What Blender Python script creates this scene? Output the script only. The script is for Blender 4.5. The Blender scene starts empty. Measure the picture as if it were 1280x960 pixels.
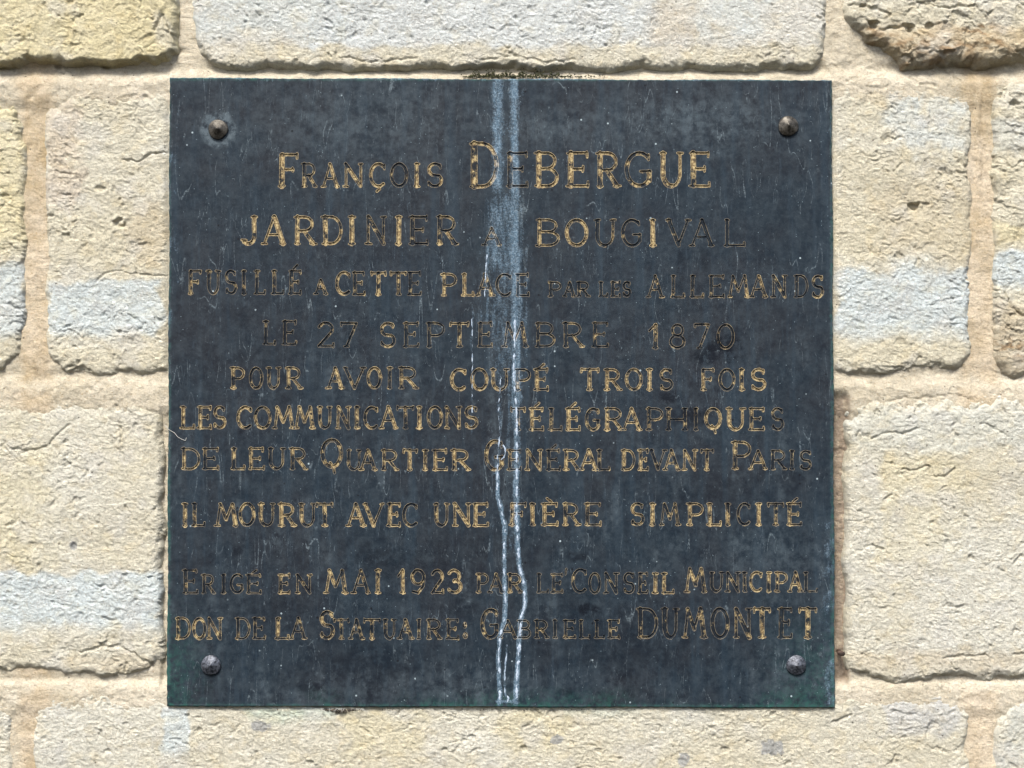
import bpy, math, random, time
import numpy as np
from mathutils import Vector, Matrix
from mathutils.geometry import delaunay_2d_cdt
T0 = time.time()
random.seed(7); RNG = np.random.default_rng(11)
SC = bpy.context.scene
COL = SC.collection

# ------------------------------------------------------------------ camera
DIST = 2.0
PITCH = math.radians(1.35)
LENS = 56.25
cam_d = bpy.data.cameras.new('camera'); cam_d.lens = LENS; cam_d.sensor_width = 36
cam_d.clip_start = 0.05; cam_d.clip_end = 500
cam = bpy.data.objects.new('camera', cam_d); COL.objects.link(cam)
CP = np.array([0.0, -DIST * math.cos(PITCH), -DIST * math.sin(PITCH)])
cam.location = CP
cam.rotation_euler = (math.pi / 2 + PITCH, 0, 0)
SC.camera = cam

# ------------------------------------------------------------------ sky, sun, exposure
SUN_EL = math.radians(52)
SUN_DX, SUN_DY = -0.22, -0.80                     # horizontal direction towards the sun
world = bpy.data.worlds.new('World'); SC.world = world
world.use_nodes = True
wn = world.node_tree
bg = wn.nodes['Background']
sky = wn.nodes.new('ShaderNodeTexSky'); sky.sky_type = 'NISHITA'; sky.sun_disc = False
sky.sun_elevation = SUN_EL; sky.sun_rotation = math.atan2(SUN_DX, SUN_DY)
sky.air_density = 1.0; sky.dust_density = 3.0; sky.ozone_density = 1.0
wn.links.new(sky.outputs[0], bg.inputs[0]); bg.inputs[1].default_value = 0.072
sun_d = bpy.data.lights.new('sun', 'SUN'); sun_d.energy = 2.2; sun_d.angle = math.radians(20)
sun_d.color = (1.0, 0.95, 0.87)
sun = bpy.data.objects.new('sun', sun_d); COL.objects.link(sun)
hl = math.hypot(SUN_DX, SUN_DY)
sdir = Vector((SUN_DX / hl * math.cos(SUN_EL), SUN_DY / hl * math.cos(SUN_EL), math.sin(SUN_EL)))
sun.rotation_euler = sdir.to_track_quat('Z', 'Y').to_euler()
sun.location = (-1, -3, 4)
SC.view_settings.view_transform = 'Standard'; SC.view_settings.look = 'None'
SC.view_settings.gamma = 1; SC.view_settings.use_curve_mapping = False
SC.view_settings.exposure = 1.66

# ------------------------------------------------------------------ photo-plane survey -> metres
_w = 36.0 / LENS
_F = np.array([0, math.cos(PITCH), math.sin(PITCH)]); _U = np.array([0, -math.sin(PITCH), math.cos(PITCH)])
def survey(px, py, Y):
    """point of the plane y=Y lying at survey coordinates (px, py); about 1 mm per unit"""
    px = np.asarray(px, float); py = np.asarray(py, float); Y = np.asarray(Y, float)
    a = (px - 640) / 1280 * _w; b = (480 - py) / 1280 * _w
    dy = _F[1] + _U[1] * b; dz = _F[2] + _U[2] * b
    t = (Y - CP[1]) / dy
    return np.stack([a * t, np.broadcast_to(Y, t.shape) + 0 * t, CP[2] + dz * t], -1)

# ------------------------------------------------------------------ noise
_P = np.random.default_rng(5).permutation(256); _P = np.concatenate([_P, _P, _P])
_G = np.stack([np.cos(np.arange(256) * 2.39996), np.sin(np.arange(256) * 2.39996)], -1)
def pn(x, y, s=0):
    xi = np.floor(x).astype(np.int64); yi = np.floor(y).astype(np.int64)
    fx = x - xi; fy = y - yi
    u = fx * fx * fx * (fx * (fx * 6 - 15) + 10); v = fy * fy * fy * (fy * (fy * 6 - 15) + 10)
    X = xi & 255; Y = yi & 255; X1 = (X + 1) & 255; Y1 = (Y + 1) & 255
    def g(A, B, dx, dy):
        h = _P[_P[A] + B] ; h = _P[h + (s & 255)]
        return _G[h, 0] * dx + _G[h, 1] * dy
    a = g(X, Y, fx, fy); b = g(X1, Y, fx - 1, fy); c = g(X, Y1, fx, fy - 1); d = g(X1, Y1, fx - 1, fy - 1)
    return ((a + u * (b - a)) * (1 - v) + (c + u * (d - c)) * v) * 1.5
def fbm(x, y, size, octv=3, s=0, gain=0.5):
    r = 0; a = 1.0; f = 1.0 / size
    for k in range(octv):
        r = r + a * pn(x * f + 17.3 * k, y * f - 9.1 * k, s + 31 * k); a *= gain; f *= 2.03
    return r
def sst(a, b, x):
    t = np.clip((x - a) / (b - a), 0, 1); return t * t * (3 - 2 * t)
def dpoly(x, y, pts):
    """distance to an open polyline"""
    d = np.full(np.shape(x), 1e9)
    for (ax, ay), (bx, by) in zip(pts[:-1], pts[1:]):
        vx, vy = bx - ax, by - ay
        t = np.clip(((x - ax) * vx + (y - ay) * vy) / (vx * vx + vy * vy + 1e-9), 0, 1)
        d = np.minimum(d, np.hypot(x - ax - t * vx, y - ay - t * vy))
    return d

# ------------------------------------------------------------------ object helpers
def mesh_arrays(name, co, faces, smooth=True):
    """faces: list of int arrays of shape (n, k)"""
    me = bpy.data.meshes.new(name)
    faces = [np.asarray(f, np.int32) for f in faces if len(f)]
    me.vertices.add(len(co)); me.vertices.foreach_set('co', np.asarray(co, np.float32).ravel())
    nl = sum(f.size for f in faces); nf = sum(len(f) for f in faces)
    me.loops.add(nl); me.loops.foreach_set('vertex_index', np.concatenate([f.ravel() for f in faces]).astype(np.int32))
    tot = np.concatenate([np.full(len(f), f.shape[1], np.int32) for f in faces])
    st = np.concatenate([[0], np.cumsum(tot)[:-1]]).astype(np.int32)
    me.polygons.add(nf); me.polygons.foreach_set('loop_start', st)
    me.update(calc_edges=True); me.validate()
    me.polygons.foreach_set('use_smooth', np.full(len(me.polygons), smooth, bool))
    return me
def link(name, me, m, parent=None, **props):
    o = bpy.data.objects.new(name, me)
    if me is not None and m is not None and not me.materials: me.materials.append(m)
    COL.objects.link(o)
    if parent: o.parent = parent
    for k, v in props.items(): o[k] = v
    return o
def vcol(me, name, arr):
    a = me.attributes.new(name, 'FLOAT_COLOR', 'POINT')
    arr = np.concatenate([arr, np.ones((len(arr), 1))], 1) if arr.shape[1] == 3 else arr
    a.data.foreach_set('color', arr.astype(np.float32).ravel())
def vfloat(me, name, arr):
    a = me.attributes.new(name, 'FLOAT', 'POINT'); a.data.foreach_set('value', np.asarray(arr, np.float32))

# ------------------------------------------------------------------ materials
class NT:
    def __init__(s, name):
        s.m = bpy.data.materials.new(name); s.m.use_nodes = True; s.t = s.m.node_tree
        s.b = s.t.nodes['Principled BSDF']; s.geo = s.t.nodes.new('ShaderNodeNewGeometry')
    def n(s, typ, **kw):
        nd = s.t.nodes.new(typ)
        for k, v in kw.items(): setattr(nd, k, v)
        return nd
    def l(s, a, b): s.t.links.new(a, b)
    def set(s, sock, v):
        if hasattr(v, 'is_linked') or isinstance(v, bpy.types.NodeSocket): s.l(v, sock)
        elif isinstance(v, (tuple, list)) and len(v) == 3 and sock.type == 'RGBA': sock.default_value = (*v, 1)
        else: sock.default_value = v
    def math(s, op, a, b=0.0, clamp=False):
        nd = s.n('ShaderNodeMath', operation=op, use_clamp=clamp); s.set(nd.inputs[0], a); s.set(nd.inputs[1], b); return nd.outputs[0]
    def mix(s, f, a, b, blend='MIX'):
        nd = s.n('ShaderNodeMix', data_type='RGBA', blend_type=blend)
        s.set(nd.inputs['Factor'], f); s.set(nd.inputs[6], a); s.set(nd.inputs[7], b); return nd.outputs[2]
    def pos(s, scale=(1, 1, 1), off=(0, 0, 0)):
        nd = s.n('ShaderNodeMapping'); s.l(s.geo.outputs['Position'], nd.inputs[0])
        nd.inputs['Scale'].default_value = scale; nd.inputs['Location'].default_value = off; return nd.outputs[0]
    def noise(s, vec, scale, detail=3, rough=0.55, dist=0.0):
        nd = s.n('ShaderNodeTexNoise'); s.l(vec, nd.inputs['Vector']); nd.inputs['Scale'].default_value = scale
        nd.inputs['Detail'].default_value = detail; nd.inputs['Roughness'].default_value = rough; nd.inputs['Distortion'].default_value = dist
        return nd.outputs[0]
    def voro(s, vec, scale, feature='F1', rnd=1.0):
        nd = s.n('ShaderNodeTexVoronoi', feature=feature); s.l(vec, nd.inputs['Vector']); nd.inputs['Scale'].default_value = scale
        nd.inputs['Randomness'].default_value = rnd; return nd
    def ramp(s, v, lo, hi, a=0.0, b=1.0):
        nd = s.n('ShaderNodeMapRange', interpolation_type='SMOOTHSTEP'); s.set(nd.inputs[0], v)
        nd.inputs[1].default_value = lo; nd.inputs[2].default_value = hi; nd.inputs[3].default_value = a; nd.inputs[4].default_value = b
        return nd.outputs[0]
    def attr(s, name):
        nd = s.n('ShaderNodeAttribute', attribute_name=name); return nd
    def bump(s, h, strength=1.0, dist=0.001, normal=None):
        nd = s.n('ShaderNodeBump'); nd.inputs['Strength'].default_value = strength; nd.inputs['Distance'].default_value = dist
        s.l(h, nd.inputs['Height'])
        if normal is not None: s.l(normal, nd.inputs['Normal'])
        return nd.outputs[0]

def stone_material(name, grain, fleck, bumpd):
    t = NT(name); p = t.pos()
    c = t.attr('tint').outputs['Color']
    n1 = t.noise(p, 330, 5, 0.7); n2 = t.noise(p, 1100, 3, 0.7); n3 = t.noise(t.pos((1, 1, 1.7)), 90, 5, 0.62, 0.8)
    c = t.mix(1.0, c, t.n('ShaderNodeCombineColor').outputs[0], 'MULTIPLY') if False else c
    v = t.math('ADD', t.math('MULTIPLY', t.math('SUBTRACT', n1, 0.5), grain), t.math('MULTIPLY', t.math('SUBTRACT', n3, 0.5), grain * 0.9))
    v = t.math('ADD', v, t.math('MULTIPLY', t.math('SUBTRACT', n2, 0.5), grain * 0.6)); v = t.math('ADD', v, 1.0)
    hsv = t.n('ShaderNodeHueSaturation'); t.l(c, hsv.inputs['Color']); t.l(v, hsv.inputs['Value'])
    c = hsv.outputs[0]
    # ochre grains and tiny dark pits
    c = t.mix(t.math('MULTIPLY', t.ramp(t.noise(p, 520, 2), 0.56, 0.72), fleck), c, (0.34, 0.22, 0.105))
    vo = t.voro(p, 170); rad = t.math('MULTIPLY', t.n('ShaderNodeSeparateColor').outputs[0], 1) if False else None
    sc_ = t.n('ShaderNodeSeparateColor'); t.l(vo.outputs['Color'], sc_.inputs[0])
    pit = t.math('MULTIPLY', t.ramp(vo.outputs['Distance'], 0.10, 0.22, 1, 0), t.ramp(sc_.outputs[0], 0.93, 0.97))
    c = t.mix(t.math('MULTIPLY', pit, 0.75), c, (0.10, 0.085, 0.07))
    t.l(c, t.b.inputs['Base Color']); t.b.inputs['Roughness'].default_value = 0.92
    t.b.inputs['Specular IOR Level'].default_value = 0.25
    b1 = t.bump(t.noise(t.pos((1, 1, 1.5)), 300, 6, 0.72, 0.6), 1.0, bumpd)
    b2 = t.bump(t.noise(p, 900, 4, 0.75), 1.0, bumpd * 0.35, b1)
    b3 = t.bump(pit, 1.0, -0.0012, b2)
    t.l(b3, t.b.inputs['Normal']); return t.m
M_STONE = stone_material('limestone', 0.80, 0.35, 0.0048)
M_MORTAR = stone_material('sandy_mortar', 0.80, 0.5, 0.0036)

def patina(name, letter=False):
    """weathered dark bronze; attributes lime, green, dark, wash (and gild, rim on the letters)"""
    t = NT(name); p = t.pos(); pv = t.pos((1, 1, 0.07)); pv2 = t.pos((1, 1, 0.22))
    big = t.noise(p, 7, 6, 0.66, 0.2); med = t.noise(p, 40, 6, 0.72, 0.1); fine = t.noise(p, 260, 4, 0.7)
    run = t.noise(pv, 75, 4, 0.6); run2 = t.noise(pv2, 210, 3, 0.6)
    c = t.mix(t.ramp(big, 0.36, 0.64), (0.0055, 0.0115, 0.0190), (0.0085, 0.0110, 0.0160))
    c = t.mix(t.math('MULTIPLY', t.ramp(run, 0.46, 0.72), 0.75), c, (0.0115, 0.0215, 0.0330))
    c = t.mix(t.math('MULTIPLY', t.ramp(med, 0.50, 0.72), 0.16), c, (0.0200, 0.0280, 0.0360))
    c = t.mix(t.math('MULTIPLY', t.ramp(run2, 0.53, 0.75), 0.32), c, (0.0320, 0.0500, 0.0690))
    c = t.mix(t.math('MULTIPLY', t.ramp(fine, 0.50, 0.75), 0.34), c, (0.0320, 0.0450, 0.0560))
    c = t.mix(t.math('MULTIPLY', t.ramp(t.noise(p, 30, 5, 0.7), 0.58, 0.72), 0.35), c, (0.005, 0.007, 0.012))
    wash = t.math('MULTIPLY', t.attr('wash').outputs['Fac'], t.ramp(t.noise(p, 75, 6, 0.78, 0.0), 0.34, 0.68), True)
    c = t.mix(wash, c, (0.062, 0.082, 0.098))
    gr = t.math('MULTIPLY', t.attr('green').outputs['Fac'], t.ramp(t.noise(p, 130, 5, 0.75), 0.36, 0.66), True)
    c = t.mix(gr, c, (0.018, 0.072, 0.060))
    # long hair-line scratches, two directions
    for sc, rot, amt, seed in ((9, 0.5, 0.55, 0), (12, -0.9, 0.5, 3), (26, 1.25, 0.5, 5), (30, -0.25, 0.45, 8)):
        mp = t.n('ShaderNodeMapping'); t.l(t.geo.outputs['Position'], mp.inputs[0]); mp.inputs['Rotation'].default_value = (0, rot, 0)
        mp.inputs['Scale'].default_value = (1, 1, 0.16); mp.inputs['Location'].default_value = (seed, 0, seed * 1.7)
        nz = t.noise(mp.outputs[0], sc * 3.2, 2, 0.5, 0.25)
        line = t.ramp(t.math('ABSOLUTE', t.math('SUBTRACT', nz, 0.5)), 0.0, 0.0060, 1, 0)
        msk = t.ramp(t.noise(t.pos((1, 1, 1), (seed * 2.1, 3, seed)), 22, 3, 0.6), 0.50, 0.62)
        dab = t.ramp(t.noise(p, 400, 2), 0.35, 0.6)
        c = t.mix(t.math('MULTIPLY', t.math('MULTIPLY', t.math('MULTIPLY', line, msk), dab), amt), c, (0.15, 0.19, 0.215))
    # white and dark specks
    for sc, lo, amt, colr in ((150, 0.984, 0.8, (0.34, 0.42, 0.46)), (380, 0.965, 0.6, (0.22, 0.30, 0.34)), (120, 0.972, 0.9, (0.004, 0.005, 0.008))):
        vo = t.voro(t.pos((1, 1, 1), (sc * .01, 0, 0)), sc); s3 = t.n('ShaderNodeSeparateColor'); t.l(vo.outputs['Color'], s3.inputs[0])
        sp = t.math('MULTIPLY', t.ramp(vo.outputs['Distance'], 0.10, 0.24, 1, 0), t.ramp(s3.outputs[0], lo, lo + .01))
        c = t.mix(t.math('MULTIPLY', sp, amt), c, colr)
    # limescale
    lm = t.attr('lime').outputs['Fac']
    ln = t.math('ADD', t.math('MULTIPLY', t.noise(pv2, 190, 5, 0.7), 0.9), t.math('MULTIPLY', t.noise(p, 480, 3, 0.7), 0.7))
    lf = t.ramp(t.math('ADD', lm, t.math('MULTIPLY', t.math('SUBTRACT', ln, 0.8), 1.5)), 0.30, 1.15)
    ltone = t.mix(t.ramp(t.noise(p, 520, 3, 0.7), 0.42, 0.66), (0.085, 0.145, 0.205), (0.235, 0.325, 0.410))
    c = t.mix(t.math('MULTIPLY', lf, 0.78), c, ltone)
    dk = t.math('MULTIPLY', t.attr('dark').outputs['Fac'], t.ramp(t.noise(p, 120, 4, 0.7), 0.34, 0.55))
    c = t.mix(dk, c, (0.002, 0.004, 0.008))
    met = 0.0
    if letter:
        gil = t.attr('gild').outputs['Fac']; rim_shade = t.attr('rim_shade').outputs['Fac']
        gn = t.math('ADD', t.math('MULTIPLY', t.noise(p, 95, 3, 0.6), 0.7), t.math('MULTIPLY', t.noise(p, 420, 3, 0.7), 0.55))
        gf = t.ramp(t.math('ADD', gil, t.math('MULTIPLY', t.math('SUBTRACT', gn, 0.62), 1.7)), 0.40, 0.72)
        gf = t.math('MULTIPLY', gf, t.ramp(rim_shade, -0.9, -0.5, 0.25, 1.0))  # gold thinned at the wall foot for a painted shading ring
        c = t.mix(t.ramp(rim_shade, -0.3, -0.05, 0.6, 0.0), c, (0.006, 0.008, 0.011))  # shade of the cut put into the colour: walls and floor darkened
        gc = t.mix(t.ramp(t.noise(p, 330, 3), 0.4, 0.62), (0.150, 0.105, 0.052), (0.42, 0.335, 0.175))
        gc = t.mix(t.math('MULTIPLY', lf, 0.65), gc, (0.42, 0.44, 0.46))
        c = t.mix(t.math('MULTIPLY', gf, 0.9), c, gc)
        rn = t.ramp(t.math('ADD', t.math('ADD', t.noise(p, 150, 3, 0.6), t.math('MULTIPLY', lf, 0.3)), t.math('MULTIPLY', gil, 0.30)), 0.36, 0.68)
        rf = t.math('MULTIPLY', t.math('MULTIPLY', rim_shade, rn), 0.70, True)
        rc = t.mix(lf, (0.30, 0.245, 0.165), (0.45, 0.48, 0.52))
        c = t.mix(rf, c, rc)
    t.l(c, t.b.inputs['Base Color'])
    t.b.inputs['Roughness'].default_value = 0.5
    t.l(t.math('ADD', t.ramp(med, 0.3, 0.7, 0.42, 0.60), t.math('MULTIPLY', lf, 0.25)), t.b.inputs['Roughness'])
    t.b.inputs['Specular IOR Level'].default_value = 0.14
    h = t.math('ADD', t.math('MULTIPLY', fine, 0.5), t.math('MULTIPLY', t.math('MULTIPLY', lf, ln), 1.6))
    b1 = t.bump(med, 0.5, 0.0012); b2 = t.bump(h, 0.8, 0.0004, b1)
    t.l(b2, t.b.inputs['Normal'])
    return t.m
M_PLATE = patina('weathered_dark_bronze'); M_LETTER = patina('engraving_with_worn_gilding', True)

def simple(name, c0, c1, scale, rough, metal=0.0, bumpd=0.0004):
    t = NT(name); p = t.pos()
    t.l(t.mix(t.ramp(t.noise(p, scale, 5, 0.7), 0.35, 0.65), c0, c1), t.b.inputs['Base Color'])
    t.b.inputs['Roughness'].default_value = rough; t.b.inputs['Metallic'].default_value = metal
    t.l(t.bump(t.noise(p, scale * 2, 4, 0.7), 0.8, bumpd), t.b.inputs['Normal']); return t.m
M_RIV_BROWN = simple('brown_bronze_rivet', (0.026, 0.023, 0.018), (0.095, 0.087, 0.074), 230, 0.48, 0.6, 0.0003)
M_RIV_BLUE = simple('blue_grey_bronze_rivet', (0.018, 0.021, 0.028), (0.11, 0.12, 0.145), 330, 0.45, 0.5, 0.0006)
M_CRUST = simple('limescale_crust', (0.15, 0.21, 0.29), (0.42, 0.49, 0.58), 420, 0.75, 0, 0.0008)
M_MOSS = simple('dark_moss', (0.008, 0.009, 0.005), (0.060, 0.062, 0.020), 300, 0.95)
M_DIRT = simple('dry_dirt', (0.03, 0.024, 0.02), (0.11, 0.09, 0.07), 260, 0.95)
M_RUST = simple('rusted_iron', (0.02, 0.014, 0.011), (0.075, 0.045, 0.03), 300, 0.8, 0.2)
M_HAIR = simple('pale_fibre', (0.35, 0.35, 0.33), (0.5, 0.5, 0.46), 100, 0.7)

# ------------------------------------------------------------------ the wall: colours and relief
PX0, PX1, PY0, PY1 = 210, 1042, 98, 884            # plate outline in survey units
CREAM = np.array([0.635, 0.59, 0.45]); PALE = np.array([0.68, 0.67, 0.59]); YEL = np.array([0.68, 0.60, 0.35])
OCHRE = np.array([0.50, 0.385, 0.23]); BLUE = np.array([0.60, 0.675, 0.695]); BROWN = np.array([0.30, 0.195, 0.10])
GREY = np.array([0.36, 0.37, 0.37])
PATCH = [   # x0, x1, y0, y1, softness, colour, strength
    (-400, 235, -400, 84, 14, YEL, .75), (-60, 34, 110, 318, 12, YEL, .65), (-400, 60, 545, 715, 60, YEL, .35),
    (-300, 34, 330, 425, 9, BLUE, .8), (60, 200, 352, 424, 8, BLUE, .85), (-400, 206, 716, 790, 9, BLUE, .9),
    (400, 830, -300, 62, 40, BLUE, 1.0), (236, 1035, -300, 70, 20, np.array([.66,.67,.65]), .6), (238, 420, -300, 45, 45, BLUE, .55), (880, 960, -200, 40, 30, BLUE, .5),
    (230, 1030, 58, 90, 8, CREAM, .7), (795, 865, 5, 55, 40, OCHRE, .3),
    (1048, 1216, 338, 426, 10, BLUE, .9), (1100, 1180, 300, 350, 16, BLUE, .5), (1244, 1500, 316, 368, 8, BLUE, .9),
    (1108, 1142, 112, 150, 26, BLUE, .6), (1176, 1208, 108, 142, 26, BLUE, .6), (1125, 1205, 150, 190, 30, BLUE, .5),
    (1045, 1215, 190, 330, 20, CREAM, .8), (1100, 1230, 215, 340, 40, OCHRE, .22), (1060, 1215, 100, 128, 14, OCHRE, .3),
    (1240, 1400, 150, 200, 12, BLUE, .35), (1240, 1400, 280, 312, 8, YEL, .5), (1236, 1400, 378, 470, 14, OCHRE, .45),
    (1048, 1400, -200, 90, 12, CREAM, .6), (1060, 1300, 36, 90, 10, OCHRE, .55), (1048, 1300, -100, 20, 12, PALE, .5),
    (52, 212, 105, 340, 20, CREAM, .55), (52, 100, 120, 260, 16, np.array([.60, .50, .40]), .5),
    (160, 212, 260, 330, 18, OCHRE, .3), (1060, 1400, 510, 560, 18, BLUE, .3), (1060, 1110, 560, 840, 14, PALE, .6),
    (1140, 1400, 640, 850, 60, PALE, .9), (1110, 1190, 560, 720, 30, YEL, .25), (206, 236, 884, 945, 6, BLUE, .8),
    (300, 420, 884, 905, 9, np.array([.42, .54, .46]), .6), (700, 800, 884, 900, 8, np.array([.45, .53, .45]), .4),
    (430, 520, 890, 940, 25, YEL, .3), (620, 700, 890, 930, 25, YEL, .35), (40, 205, 865, 960, 25, PALE, .7),
    (1100, 1200, 870, 915, 14, np.array([.50, .52, .55]), .5), (1255, 1400, 880, 960, 14, BLUE, .3),
    (0, 60, 800, 850, 20, CREAM, .6), (80, 200, 820, 850, 12, OCHRE, .3), (1060, 1280, 815, 850, 12, OCHRE, .35),
    (60, 215, 435, 470, 9, CREAM, .7), (1045, 1215, 430, 470, 12, CREAM, .7),
]
FLECK = [(325, 908, 12, 8), (695, 925, 8, 6), (855, 950, 7, 10), (964, 934, 15, 10), (92, 683, 5, 5)]
BROWNS = [(1120, 55, 40, 9), (1180, 62, 32, 12), (1215, 40, 26, 9), (1090, 40, 20, 10), (1262, 432, 22, 16), (1235, 62, 30, 9), (1150, 78, 40, 7)]
def stone_colour(x, y, seed, mort=False):
    w1 = fbm(x, y, 34, 4, 3) ; w2 = fbm(x, y, 34, 4, 57)
    n = fbm(x, y, 130, 4, seed + 40)[:, None]
    if mort:
        c = np.array([0.555, 0.465, 0.335]) + n * 0.09 + fbm(x, y, 22, 4, 63)[:, None] * np.array([.05, .055, .06])
        jx = fbm(x, y, 30, 3, 64) * 9; hz = np.maximum(sst(9, 34, np.minimum.reduce([np.abs(x + jx - 43), np.abs(x + jx - 1226)])), 0.85 * sst(16, 2, np.minimum(np.abs(y + jx - 482), np.abs(y + jx - 857))))[:, None]   # horizontal beds are greyer than the upright joints
        c = c * (1 - 0.85 * hz) + (np.array([0.575, 0.53, 0.425]) + n * .06 + fbm(x, y, 18, 3, 65)[:, None] * .05) * 0.85 * hz
        m = (sst(1036, 1040, x) * sst(1066, 1060, x) * sst(488, 500, y) * sst(860, 850, y))[:, None]
        c = c * (1 - m) + np.array([0.30, 0.245, 0.19]) * m
        m = (sst(12, 22, fbm(x, y, 9, 3, 77) * 20 + 8) * 0.4)[:, None]
        return np.clip(c * (1 - m) + np.array([0.62, 0.54, 0.40]) * m, 0.02, 0.8)
    c = CREAM * (0.5 - n * .5) + PALE * (0.5 + n * .5)
    pm = 0.84 + 0.16 * sst(-0.5, 0.35, fbm(x, y, 24, 4, 66))
    for (x0, x1, y0, y1, s, cc, st) in PATCH:
        X = x + w1 * (3 + min(s, 24) * 1.0); Y = y + w2 * (1 + min(s, 24) * 0.75)
        m = sst(x0 - s / 2, x0 + s / 2, X) * sst(x1 + s / 2, x1 - s / 2, X) * sst(y0 - s / 2, y0 + s / 2, Y) * sst(y1 + s / 2, y1 - (s / 2 if s > 12 else s * 2.2), Y)
        m = (m * st * pm)[:, None]; c = c * (1 - m) + cc * m
    mm = sst(0.15, 0.7, fbm(x, y * 1.3, 20, 4, seed + 9))[:, None] * 0.32
    c = c * (1 - mm) + c * np.array([1.0, 0.91, 0.74]) * mm
    mm = sst(0.1, 0.8, fbm(x, y, 46, 4, seed + 19))[:, None] * 0.35
    c = c * (1 - mm) + np.array([0.60, 0.60, 0.58]) * mm
    for (bx, by, rx, ry) in BROWNS:
        m = np.exp(-((x + w1 * 14 - bx) / rx) ** 2 - ((y + w2 * 12 - by) / ry) ** 2) * sst(-0.25, 0.35, fbm(x, y * 1.8, 16, 3, 88))
        m = (m * 0.85)[:, None]; c = c * (1 - m) + BROWN * m
    for (bx, by, rx, ry) in FLECK:
        d = np.hypot((x - bx) / rx, (y - by) / ry) + fbm(x, y, 9, 2, 5) * 0.45
        m = (sst(1.05, 0.9, d) * 0.85)[:, None]; c = c * (1 - m) + GREY * m
    return np.clip(c, 0.02, 0.8)

CRACKS = [  # polyline, half width, depth (mm)
    ([(153, 200), (175, 201), (190, 192), (212, 190)], 1.3, 3.0), ([(150, 122), (170, 119), (183, 121)], 1.2, 2.0),
    ([(120, 352), (132, 341), (146, 338), (165, 343), (212, 344)], 1.2, 2.0), ([(151, 522), (152, 552), (155, 577)], 1.2, 2.2),
    ([(151, 536), (141, 545), (141, 556), (155, 566)], 1.0, 1.6), ([(15, 560), (27, 563), (58, 560), (70, 545), (85, 532)], 1.4, 2.4),
    ([(48, 706), (54, 716)], 1.0, 1.6), ([(1128, 586), (1145, 588), (1157, 582), (1165, 592), (1180, 597), (1192, 586)], 1.3, 2.6),
    ([(1110, 503), (1130, 497), (1150, 499), (1190, 493), (1213, 497), (1222, 503)], 1.3, 2.4),
    ([(1225, 530), (1240, 533), (1252, 541)], 1.3, 2.0), ([(1175, 625), (1182, 633)], 1.0, 1.6),
    ([(1073, 540), (1092, 547), (1110, 540), (1130, 542), (1148, 535)], 1.6, 2.2),
    ([(195, 40), (204, 22), (212, 40), (219, 50), (220, 66)], 1.6, 4.0), ([(1117, 215), (1126, 205)], 1.2, 2.0),
    ([(1180, 822), (1205, 818), (1232, 820)], 1.3, 2.2), ([(1188, 828), (1196, 836)], 1.2, 2.0),
    ([(100, 815), (130, 808), (152, 806), (170, 818), (190, 834)], 1.5, 3.0), ([(1040, 903), (1055, 898), (1065, 893)], 1.4, 2.6),
    ([(1112, 893), (1120, 889), (1135, 893)], 1.1, 1.8), ([(300, 905), (320, 925)], 0.9, 1.2), ([(40, 235), (45, 245), (52, 250)], 1.2, 2.0),
    ([(1255, 365), (1262, 385), (1280, 395)], 1.4, 3.0), ([(1180, 752), (1198, 766)], 1.0, 1.6), ([(1122, 778), (1132, 790)], 1.0, 1.6),
    ([(1080, 30), (1100, 40), (1135, 34), (1140, 46)], 1.6, 4.0), ([(1060, 8), (1090, 12), (1110, 22)], 1.6, 3.0),
    ([(1145, 5), (1180, 14), (1215, 10)], 1.5, 3.0), ([(1085, 108), (1100, 113), (1112, 106)], 1.2, 2.0), ([(1137, 97), (1150, 104), (1172, 106)], 1.6, 3.0),
    ([(600, 76), (640, 70), (680, 78), (720, 74)], 1.2, 2.0), ([(420, 70), (460, 78), (520, 74)], 1.2, 2.0),
]
PITS = [(149, 279, 9, 7, 6.0), (1143, 258, 8, 5, 6.0), (1145, 263, 15, 13, 2.0), (92, 683, 5, 5, 2.5), (655, 936, 5, 4, 3.0), (906, 938, 6, 4, 3.0),
        (126, 236, 8, 4, 3), (150, 249, 2.5, 2.5, 3), (1158, 682, 2.5, 2, 2), (64, 270, 4, 3, 2.5), (1090, 33, 8, 5, 6), (1135, 38, 7, 5, 6), (1158, 36, 6, 4, 5),
        (234, 894, 3.5, 2.5, 3), (248, 897, 5, 2, 2), (1267, 130, 8, 3, 4), (70, 81, 5, 3, 6), (130, 83, 5, 3, 6)]
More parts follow.
